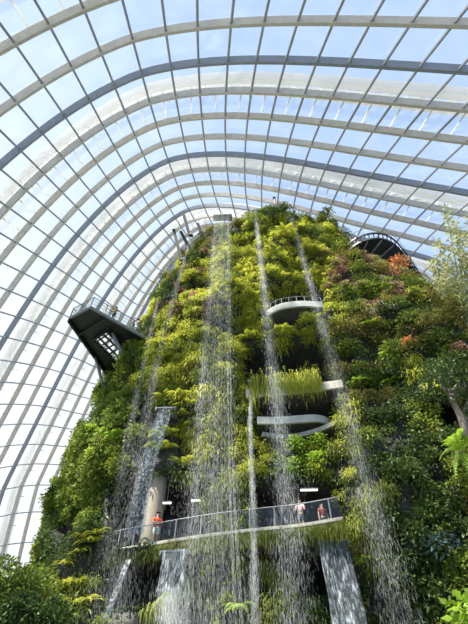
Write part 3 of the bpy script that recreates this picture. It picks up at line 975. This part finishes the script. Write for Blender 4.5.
# deck of two wings round an open lattice well
b = MB()
inA, inB, inC, inD = mix(mix(A_, Db, .38), mix(B_, Cb, .38), .26), mix(mix(A_, Db, .38), mix(B_, Cb, .38), .72), mix(mix(A_, Db, .88), mix(B_, Cb, .95), .62), mix(mix(A_, Db, .88), mix(B_, Cb, .95), .28)
outer = [A_, B_, Cb, Db]; inner = [inA, inB, inC, inD]
for k in range(4):
    a, c, c2, a2 = outer[k], outer[(k + 1) % 4], inner[(k + 1) % 4], inner[k]
    b.prism([tuple(lp(a)[:2]), tuple(lp(c)[:2]), tuple(lp(c2)[:2]), tuple(lp(a2)[:2])], 0, .12)
b.build('deck', M['dark'], root)
ribbon([lp(A_, .2), lp(B_, .2), lp(Cb, .2)], .14, .22, M['grey'], 'edge_beam', root)
ribbon([lp(A_, .2), lp(Db, .2)], .14, .5, M['dark'], 'edge_beam', root)
ribbon([lp(inA, -.05), lp(inB, -.05), lp(inC, -.05), lp(inD, -.05), lp(inA, -.05)], .14, .35, M['dark'], 'well_frame', root)
b = MB()
for t in np.linspace(.1, .9, 6): b.beam([lp(mix(inA, inD, t), -.1), lp(mix(inB, inC, t), -.1)], [[0, 0, 1]] * 2, .1, .14)
for t in (.33, .66): b.beam([lp(mix(inA, inB, t), -.1), lp(mix(inD, inC, t), -.1)], [[0, 0, 1]] * 2, .1, .14)
b.build('lattice', M['dark'], root)
for t in (.22,):
    b = MB(); b.beam([lp(mix(A_, Db, t), -.1), lp(mix(B_, Cb, t), -.1)], [[0, 0, 1]] * 2, .12, .25); b.build('cross_beam', M['dark'], root)
# struts back to the cliff
for (p0, p1, r_) in (((mix(inB, inC, .15)), at(127, 362, D_[1] - 2.2), .16), (mix(A_, D_, .75), at(105, 392, D_[1] - .3), .12), (mix(A_, D_, .9), at(101, 384, D_[1] + .3), .08)):
    b = MB(); b.tube([lp(p0, -.1), p1 - o0], r_, 8); b.build('strut', M['grey'], root, smooth=True)
# railing
for z_, r_ in ((1.1, .035), (.75, .015), (.4, .015)):
    b = MB()
    for a, c in ((B_, Cb), (A_, B_), (A_, Db)): b.tube([lp(mix(a, c, 0), z_ + .2), lp(c, z_ + .2)], r_, 5)
    b.build('rail', M['grey'], root)
for a, c, n in ((B_, Cb, 5), (A_, B_, 2), (A_, Db, 6)):
    for k in range(n):
        b = MB(); b.box(lp(mix(a, c, k / n), .75), (.05, .05, 1.15)); b.build('post', M['grey'], root)
b = MB()
for a, c in ((B_, Cb), (A_, B_)):
    u, v = lp(a, .3), lp(c, .3)
    b.add([u, v, v + [0, 0, .95], u + [0, 0, .95]], [(0, 1, 2, 3)])
o = b.build('railing_panel', M['panel'], root); o.modifiers.new('th', 'SOLIDIFY').thickness = .012
inn = unit(np.append(mix(A_, D_, .5) - mix(B_, C_, .5), 0))[:2]
for t, sh, tr, lab in ((.42, M['yellow'], M['navy'], 'person in yellow standing on the left lookout platform'), (.84, M['offwhite'], M['offwhite'], 'person in white on the left lookout platform next to the cliff')):
    p = mix(B_, C_, t) + inn * .22
    person((p[0], p[1], Z1 + .12), -.5, sh, tr, lab, 1.68, 'rail')

# ------------------------------------------------------------------ right curved walkway
Z2 = 36.0
pxs = [(346, 247), (354, 239), (366, 234), (380, 233), (392, 238), (402, 248), (412, 262), (424, 280), (436, 300)]
P = np.array([atz(x, y, Z2) for x, y in pxs])
P = hermite(np.arange(len(P)), P, np.linspace(0, len(P) - 1, 49))
cen = P.mean(0); root = empty('curved_walkway', tuple(cen))
tag(root, 'dark curved aerial walkway looping out from the top right of the cliff', 'walkway')
Q = P - cen
ctr = np.array([9.5, 27.0, Z2]) - cen
inw = unit(ctr - Q)
m = len(Q); up = np.repeat([[0, 0, 1.]], m, 0)
b = MB(); b.beam(Q, up, .12, .16); b.build('top_rim', M['dark'], root)
b = MB(); b.beam(Q + inw * .15 - [0, 0, .75], up, .16, .2); b.build('bottom_rim', M['dark'], root)
for k in range(1, m - 1, 2):
    b = MB(); b.tube([Q[k] - [0, 0, .1], Q[k] + inw[k] * .15 - [0, 0, .8]], .05, 5); b.build('web_bar', M['dark'], root)
b = MB()
I_ = Q + inw * 1.9
V = np.concatenate([Q + inw * .15 - [0, 0, .85], I_ - [0, 0, .85], Q + inw * .15 - [0, 0, .97], I_ - [0, 0, .97]])
Fc = []
for k in range(m - 1):
    Fc += [(k, k + 1, m + k + 1, m + k), (2 * m + k, 3 * m + k, 3 * m + k + 1, 2 * m + k + 1), (k, 2 * m + k, 2 * m + k + 1, k + 1), (m + k, m + k + 1, 3 * m + k + 1, 3 * m + k)]
b.add(V, Fc); b.build('deck', M['dark'], root)
for k in range(0, m - 1, 6):
    b = MB(); b.beam([Q[k] + inw[k] * .2 - [0, 0, .98], I_[k] - [0, 0, .98]], [[0, 0, 1]] * 2, .1, .14); b.build('cross_beam', M['grey'], root)
b = MB(); b.tube(Q + [0, 0, .75] - inw * .1, .022, 5); b.build('handrail', M['grey'], root)
for k in range(0, m, 4):
    b = MB(); b.tube([Q[k], Q[k] + [0, 0, .75] - inw[k] * .1], .016, 5); b.build('rail_post', M['grey'], root)

# ------------------------------------------------------------------ lips, spouts and steel on the top
def spout(px0, px1, py, Y, depth, label, name='water_spout', h=.3, zt=None):
    a = at(px0, py, Y); c = at(px1, py, Y); cc = (a + c) / 2; w = abs(c[0] - a[0])
    root = empty(name, tuple(cc))
    b = MB(); b.box((0, depth / 2, -h * .5 - .02), (w + .1, depth, .08)); b.build('tray', M['grey'], root, bevel=.01)
    for s_ in (-1, 1):
        b = MB(); b.box((s_ * (w / 2 + .06), depth / 2, -.15), (.07, depth, h)); b.build('side_plate', M['grey'], root, bevel=.01)
    b = MB(); b.box((0, -.03, -h * .5), (w, .05, .06)); b.build('lip', M['grey'], root)
    tag(root, label, 'spout')
    return cc


spout(214, 231, 214, 20.9, .7, 'grey metal water spout on the cliff top feeding the broad centre waterfall')
spout(253, 258, 209, 20.9, .7, 'narrow grey water spout on the cliff top left of the dark bush')
spout(288, 293, 217, 20.9, .7, 'narrow grey water spout on the cliff top right of the dark bush')
spout(157, 174, 406, 21.2, 2.2, 'grey metal water spout jutting from the cliff above the pillar')
spout(249, 253, 379, 20.8, 2.0, 'small grey water spout at the left end of the middle ledge')
spout(319, 346, 538, 20.0, 1.6, 'wide water spout under the right end of the gallery', h=.2)
spout(162, 186, 549, 20.1, 1.6, 'wide water spout under the left half of the gallery', h=.2)
p = at(277, 216, 23.4); q_ = at(279, 198, 23.4)
root = empty('roof_post', tuple(p - [0, 0, 1.5])); tag(root, 'short dark post standing on the cliff top beside the bushy shrub', 'post')
b = MB(); b.tube([(0, 0, 0), (0, 0, (q_ - p)[2] + 1.5)], .10, 8); b.build('shaft', M['dark'], root)
b = MB(); b.box((0, 0, (q_ - p)[2] + 1.5), (.34, .34, .12)); b.build('cap', M['dark'], root)
for (x0, y0, x1, y1), lab in zip(((184, 211, 191, 225), (182, 231, 195, 246), (199, 223, 208, 238), (175, 229, 183, 250)),
                                 ('dark steel fin standing highest on the upper left ridge', 'dark steel fin leaning in the middle of the four on the upper left ridge', 'dark steel fin on the ridge nearest the broad waterfall', 'dark steel fin farthest down the upper left ridge')):
    a = at(x0, y0, 23.4); c = at(x1, y1 + 10, 24.2)
    root = empty('steel_fin', tuple(c)); tag(root, lab, 'steel fin')
    b = MB(); b.beam([np.zeros(3), a - c], [[1, 0, .2]] * 2, .14, .32); b.build('blade', M['dark'], root)
    b = MB(); b.box((0, 0, 0), (.4, .4, .3)); b.build('foot', M['dark'], root)

# ------------------------------------------------------------------ falling water
def fall(path, n, mat, label, name='waterfall', lmin=.12, lmax=.5, rr=(.003, .007), seed=0, depth=.35, core=0.0):
    """path: (px,py,Y,halfwidth m). streaks of falling drops spread through a curtain with depth"""
    n = int(n * 4.4)
    r = np.random.default_rng(seed)
    K = np.array([list(at(x, y, Y)) + [hw] for x, y, Y, hw in path])
    dist = np.concatenate([[0], np.cumsum(np.linalg.norm(np.diff(K[:, :3], axis=0), axis=1))])
    s_ = r.random(n) * dist[-1]
    # breaks: thinner where the noise says so
    c = np.stack([np.interp(s_, dist, K[:, a]) for a in range(4)], 1)
    off = r.normal(size=n) * .55
    if core: off = np.where(r.random(n) < core, np.sign(r.random(n) - .5) * (.75 + .12 * r.normal(size=n)), off)
    strand = np.round(off * 6) / 6
    off = off * .75 + strand * .25
    c[:, 0] += off * c[:, 3]
    c[:, 1] += r.normal(size=n) * depth * (.3 + c[:, 3])
    s2 = np.minimum(s_ + .5, dist[-1]); s1 = np.maximum(s_ - .5, 0)
    tg = unit(np.stack([np.interp(s2, dist, K[:, a]) - np.interp(s1, dist, K[:, a]) for a in range(3)], 1) + 1e-6)
    tg = unit(tg + r.normal(size=(n, 3)) * .02)
    L = (lmin + (lmax - lmin) * r.random(n) ** 2)[:, None]; R = (rr[0] + (rr[1] - rr[0]) * r.random(n))[:, None]
    u = unit(np.cross(tg, [0., 1, 0])); v = np.cross(tg, u)
    p = c[:, :3]
    V = np.stack([p - tg * L * .5, p + u * R, p - u * R * .5 + v * R * .87, p - u * R * .5 - v * R * .87, p + tg * L * .5], 1).reshape(-1, 3)
    k = np.arange(n)[:, None] * 5
    Fc = np.concatenate([k + [t_] for t_ in ((0, 1, 2), (0, 2, 3), (0, 3, 1), (4, 2, 1), (4, 3, 2), (4, 1, 3))], 1).reshape(-1, 3)
    o = np_mesh(name, V, Fc, mat)
    tag(o, label, 'waterfall')
    return o


fall([(222, 215, 20.8, .85), (219, 300, 20.3, 1.0), (215, 400, 19.6, 1.1), (213, 500, 18.6, 1.15), (212, 600, 17.4, 1.2), (212, 660, 16.7, 1.2)], 7500, WF2, 'broadest waterfall, falling from the grey spout down the middle of the cliff', seed=1, core=.35)
fall([(255, 210, 20.8, .20), (262, 270, 20.4, .28), (270, 350, 19.8, .38), (281, 440, 19.0, .5), (288, 520, 18.2, .6), (294, 620, 17.0, .7), (297, 660, 16.7, .7)], 4200, WF2, 'narrow waterfall passing in front of the concrete ledges', seed=2)
fall([(291, 218, 20.8, .20), (312, 290, 20.3, .3), (335, 370, 19.6, .42), (355, 440, 18.8, .5), (376, 520, 17.8, .55), (398, 610, 16.6, .65), (408, 660, 16.2, .65)], 2700, WF2, 'rightmost waterfall slanting past the right ends of the ledges', seed=3)
fall([(190, 240, 22.4, .10), (177, 285, 21.8, .2), (160, 350, 21, .28), (143, 430, 20.2, .35), (128, 520, 19, .5), (118, 620, 17.8, .6)], 1700, WF, 'faint waterfall coming off the upper left ridge', seed=4)
fall([(158, 300, 23.2, .10), (148, 345, 22.6, .2), (136, 400, 22, .25), (122, 470, 21.2, .3), (108, 560, 20, .35)], 900, WF, 'faintest thin waterfall, leftmost above the gallery', seed=5)
fall([(251, 381, 20.8, .10), (250, 430, 20.6, .12), (252, 480, 20.4, .13), (254, 540, 20.0, .16), (255, 640, 19.4, .22)], 1100, WF2, 'thin bright stream falling from the small spout left of the middle ledge', seed=6, rr=(.004, .009), depth=.15)
fall([(212, 470, 19.3, 1.3), (212, 560, 18, 1.6), (212, 650, 17, 1.8)], 1300, WF, 'fine spray drifting around the foot of the broadest waterfall', name='water_spray', seed=7, lmin=.1, lmax=.4, depth=1)
fall([(115, 560, 20, .8), (112, 600, 19.2, 1.1), (110, 650, 18.6, 1.3)], 500, WF, 'fine spray below the left end of the gallery', name='water_spray', seed=8, lmin=.1, lmax=.4, depth=.8)


def sheet(left, right, label, mat, name='water_sheet', nu=14, sub=10, amp=.05, seed=0, thick=.05, side=None):
    """left/right: lists of (px,py,Y) for the two edges of a water sheet"""
    r = np.random.default_rng(seed)
    Lp = np.array([at(*q_) for q_ in left]); Rp = np.array([at(*q_) for q_ in right])
    t = np.arange(len(Lp)); tt = np.linspace(0, len(Lp) - 1, (len(Lp) - 1) * sub + 1)
    Lp = hermite(t, Lp, tt); Rp = hermite(t, Rp, tt)
    w = np.linspace(0, 1, nu + 1)[None, :, None]
    Gr = Lp[:, None] * (1 - w) + Rp[:, None] * w
    fade = np.linspace(.1, 1, len(tt))[:, None]
    Gr[..., 1] += (vnoise(Gr * [4, 1, 1.2] + seed * 9, 7) - .5) * amp * 6 * fade
    org = Gr.mean((0, 1)); Gr = Gr - org
    idx = np.arange(Gr.shape[0] * (nu + 1)).reshape(Gr.shape[0], nu + 1)
    q4 = np.stack([idx[:-1, :-1], idx[:-1, 1:], idx[1:, 1:], idx[1:, :-1]], -1).reshape(-1, 4)
    o = np_mesh(name, Gr.reshape(-1, 3), [q4], mat, smooth=True)
    o.location = tuple(org)
    sm = o.modifiers.new('th', 'SOLIDIFY'); sm.thickness = thick; sm.use_rim = False
    tag(o, label, 'waterfall')
    return o


sheet([(318, 539, 20.0), (322, 565, 19.6), (328, 595, 19.1), (334, 640, 18.4)], [(346, 539, 20.0), (354, 570, 19.6), (362, 600, 19.1), (371, 640, 18.4)],
      'wide glassy water sheet pouring from under the right end of the gallery', WS, seed=1)
sheet([(163, 551, 20.1), (161, 566, 19.9), (158, 582, 19.7), (156, 592, 19.5)], [(186, 549, 20.1), (185, 566, 19.9), (184, 580, 19.7), (181, 590, 19.5)],
      'short water sheet breaking up below the left half of the gallery', WS, seed=2)
sheet([(160, 407, 21.2), (148, 440, 21.2), (137, 475, 21.3), (128, 515, 21.5), (124, 537, 21.6)], [(173, 407, 21.2), (165, 435, 21.2), (154, 470, 21.3), (147, 515, 21.5), (144, 535, 21.6)],
      'churning cascade falling from the jutting spout past the pillar', WT, name='water_cascade', seed=3, amp=.09)
sheet([(126, 560, 20.0), (120, 575, 19.7), (112, 595, 19.3), (103, 622, 18.9)], [(131, 560, 20.0), (125, 577, 19.7), (117, 597, 19.3), (108, 622, 18.9)],
      'thin arc of water curving off the left end of the gallery', WJ, name='water_jet', nu=4, seed=4)
fall([(172, 588, 19.6, .5), (170, 640, 18.9, .6)], 900, WF2, 'broken drops falling below the short water sheet', name='water_drops', seed=9, lmin=.1, lmax=.5)

# ------------------------------------------------------------------ trees and plants around
def leafy_tree(name, trunk, crowns, mat, label, L=.2, w=.09, per=220, tr=.2, seed=0, bark=None, cat='tree'):
    r = np.random.default_rng(seed)
    base = np.array(trunk[0], float)
    root = empty(name, tuple(base))
    b = MB(); b.tube([np.array(p) - base for p in trunk], [tr * (1 - .55 * k / (len(trunk) - 1)) for k in range(len(trunk))], 10)
    b.build('trunk', bark or M['bark'], root, smooth=True)
    top = np.array(trunk[-1]) - base
    b = MB()
    Cs = []
    for c, s_ in crowns:
        c = np.array(c) - base; Cs.append((c, s_))
        mid = (top + c) / 2 + r.normal(size=3) * .15
        b.tube([top * .9, mid, c], [tr * .4, tr * .25, tr * .1], 6)
    b.build('branch', bark or M['bark'], root)
    V, Fc = clump_leaves(np.array([c for c, _ in Cs]), np.zeros((len(Cs), 3)), np.array([s_ for _, s_ in Cs]), per, L, w, r=r)
    np_mesh('foliage', V, Fc, mat, root)
    tag(root, label, cat)
    return root


# bamboo-like tree at the upper right: slender arching canes with narrow leaves
def cane_tree(base, tips, label, seed):
    r = np.random.default_rng(seed)
    base = np.array(base); root = empty('bamboo', tuple(base))
    Lv = []; Lf = []; off = 0
    for tp in tips:
        tp = np.array(tp) - base
        mid = tp * .55 + np.array([0, 0, .5])
        tt = np.linspace(0, 1, 16)[:, None]
        pts = (1 - tt) ** 2 * np.zeros(3) + 2 * tt * (1 - tt) * mid + tt ** 2 * tp
        b = MB(); b.tube(pts, list(np.linspace(.05, .008, 16)), 6); b.build('cane', M['stem'], root, smooth=True)
        n = 210
        k = r.random(n) ** .7 * .85 + .15
        P = np.stack([np.interp(k, tt[:, 0], pts[:, a]) for a in range(3)], 1)
        ax = unit(r.normal(size=(n, 3)) + unit(tp) * .8 - np.array([0, 0, .3]))
        twig = .25 * r.random(n)[:, None]
        V, Fc = leaves(P + ax * twig, ax, .30 + .25 * r.random(n), .07 + .05 * r.random(n), r)
        Lv.append(V); Lf.append(Fc + off); off += len(V)
    np_mesh('foliage', np.concatenate(Lv), np.concatenate(Lf), M['cane'] if seed == 1 else M['olive'], root)
    tag(root, label, 'bamboo')


bY = 17.5
cane_tree(at(470, 330, bY), [at(446, 208, bY - 1), at(437, 240, bY - .5), at(455, 222, bY), at(462, 236, bY - .4), at(432, 262, bY), at(447, 262, bY - 1), at(470, 215, bY), at(440, 285, bY), at(458, 280, bY - 1), at(474, 250, bY)], 'slender bamboo-like tree with the tallest tip at the right frame edge', 1)
cane_tree(at(478, 340, bY + .5), [at(428, 290, bY), at(450, 300, bY - .5), at(438, 270, bY + .5), at(465, 262, bY), at(460, 310, bY)], 'lower olive-leaved bamboo clump filling the right edge under the tall one', 2)
tb = at(470, 440, 16.2)
leafy_tree('tree', [tb, at(460, 415, 16.3), at(450, 396, 16.5)], [(at(450 + 14 * math.cos(a), 378 + 14 * math.sin(a), 16.4 + .5 * math.sin(2 * a)), .75) for a in np.linspace(0, 6, 7)] + [(at(430, 372, 16.5), .7), (at(465, 378, 16.2), .8)],
           M['deep'], 'dark-leaved tree with a leaning grey-brown trunk at the right frame edge', tr=.22, seed=5)
b = MB(); r0 = at(478, 432, 16.0)
# tree fern below the trunk
root = empty('tree_fern', tuple(at(461, 452, 16.4)))
nf = 17; r = np.random.default_rng(9)
a = np.radians(np.linspace(35, 285, nf) + r.normal(size=nf) * 5)
out = unit(np.stack([np.cos(a), -.35 - .4 * r.random(nf), np.sin(a)], 1))
V, Fc = frond(np.zeros((nf, 3)), out, 1.25 + .4 * r.random(nf), np.full(nf, .22), r, 16)
np_mesh('fronds', V, Fc, M['fresh'], root)
b = MB(); b.tube([(0, .9, -.1), (0, .4, 0), (0, 0, .05)], [.12, .11, .10], 8); b.build('trunk', M['bark'], root, smooth=True)
tag(root, 'large bright tree fern spreading its fronds below the leaning trunk', 'tree fern')
# foreground shrubs
for (px, py, Y, s_, mt, lab, sd) in ((4, 606, 15.0, 1.0, 'mid', 'dense green tree crown in the lower left corner', 31), (26, 634, 14.5, .75, 'deep', 'darker small tree crown right of the lower left corner one', 32)):
    c = at(px, py, Y)
    cr = [(c + np.array([.9 * math.cos(a) * s_, .5 * math.sin(a), .6 * math.sin(a * 1.7) * s_]), .75 * s_) for a in np.linspace(0, 6, 9)]
    leafy_tree('small_tree', [(c[0], c[1], 0), (c[0] + .2, c[1], c[2] * .5), (c[0], c[1], c[2] - .3)], cr, M[mt], lab, L=.14, w=.07, per=900, tr=.16, seed=sd)
c = at(466, 610, 8.0)
leafy_tree('broad_leaved_shrub', [(c[0] + .3, c[1], 0), (c[0] + .2, c[1], c[2] * .6), tuple(c)], [(c, .26), (c + [.3, 0, -.1], .3), (c + [.1, 0, -.35], .3), (c + [.55, 0, .1], .3)], M['fresh'],
           'bright green broad-leaved shrub close by in the lower right corner', L=.2, w=.1, per=70, tr=.05, seed=41, bark=M['stem'], cat='shrub')

# ------------------------------------------------------------------ light
W = bpy.data.worlds.new('World'); bpy.context.scene.world = W; W.use_nodes = True
nt = W.node_tree
for n in list(nt.nodes): nt.nodes.remove(n)
out = N(nt, 'ShaderNodeOutputWorld'); bg = N(nt, 'ShaderNodeBackground')
tc = N(nt, 'ShaderNodeTexCoord'); nz = N(nt, 'ShaderNodeTexNoise'); nz.inputs['Scale'].default_value = 1.8; nz.inputs['Detail'].default_value = 6
nt.links.new(tc.outputs['Generated'], nz.inputs[0])
dp = N(nt, 'ShaderNodeVectorMath', operation='DOT_PRODUCT'); hz = unit(np.array([-.80, .55, -.35])); dp.inputs[1].default_value = tuple(hz)
nt.links.new(tc.outputs['Generated'], dp.inputs[0])
ad = N(nt, 'ShaderNodeMath', operation='MULTIPLY_ADD'); nt.links.new(nz.outputs[0], ad.inputs[0]); ad.inputs[1].default_value = .35
nt.links.new(dp.outputs['Value'], ad.inputs[2])
col = ramp(nt, ad.outputs[0], [(0.0, (.47, .65, .97)), (.22, (.60, .77, 1.0)), (.50, (.80, .90, 1.01)), (.75, (1.0, 1.02, 1.03))])
nt.links.new(col, bg.inputs[0]); bg.inputs[1].default_value = 1.0
nt.links.new(bg.outputs[0], out.inputs[0])
sl = bpy.data.lights.new('sun', 'SUN'); sl.energy = 13.0; sl.angle = .02; sl.color = (1, .96, .88)
so = bpy.data.objects.new('sun', sl); C.objects.link(so)
so.rotation_euler = Vector((-.46, -.34, 1.0)).to_track_quat('Z', 'Y').to_euler()

# ------------------------------------------------------------------ camera and view
cam = bpy.data.cameras.new('camera'); cam.sensor_fit = 'HORIZONTAL'; cam.sensor_width = 36; cam.lens = F / 468 * 36
cam.clip_end = 1000
co = bpy.data.objects.new('camera', cam); C.objects.link(co)
right = Vector((cy_, sy_, 0)); fwd = Vector((-sy_ * cp_, cy_ * cp_, sp_)); upv = Vector((sy_ * sp_, -cy_ * sp_, cp_))
Mx = Matrix((right, upv, -fwd)).transposed().to_4x4(); Mx.translation = (0, 0, EYE)
co.matrix_world = Mx
sc_ = bpy.context.scene
sc_.camera = co
sc_.view_settings.view_transform = 'Standard'; sc_.view_settings.look = 'None'
sc_.view_settings.exposure = 0.12; sc_.view_settings.gamma = 1
sc_.view_settings.use_curve_mapping = False
sc_.cycles.transparent_max_bounces = 32
sc_.cycles.max_bounces = 7
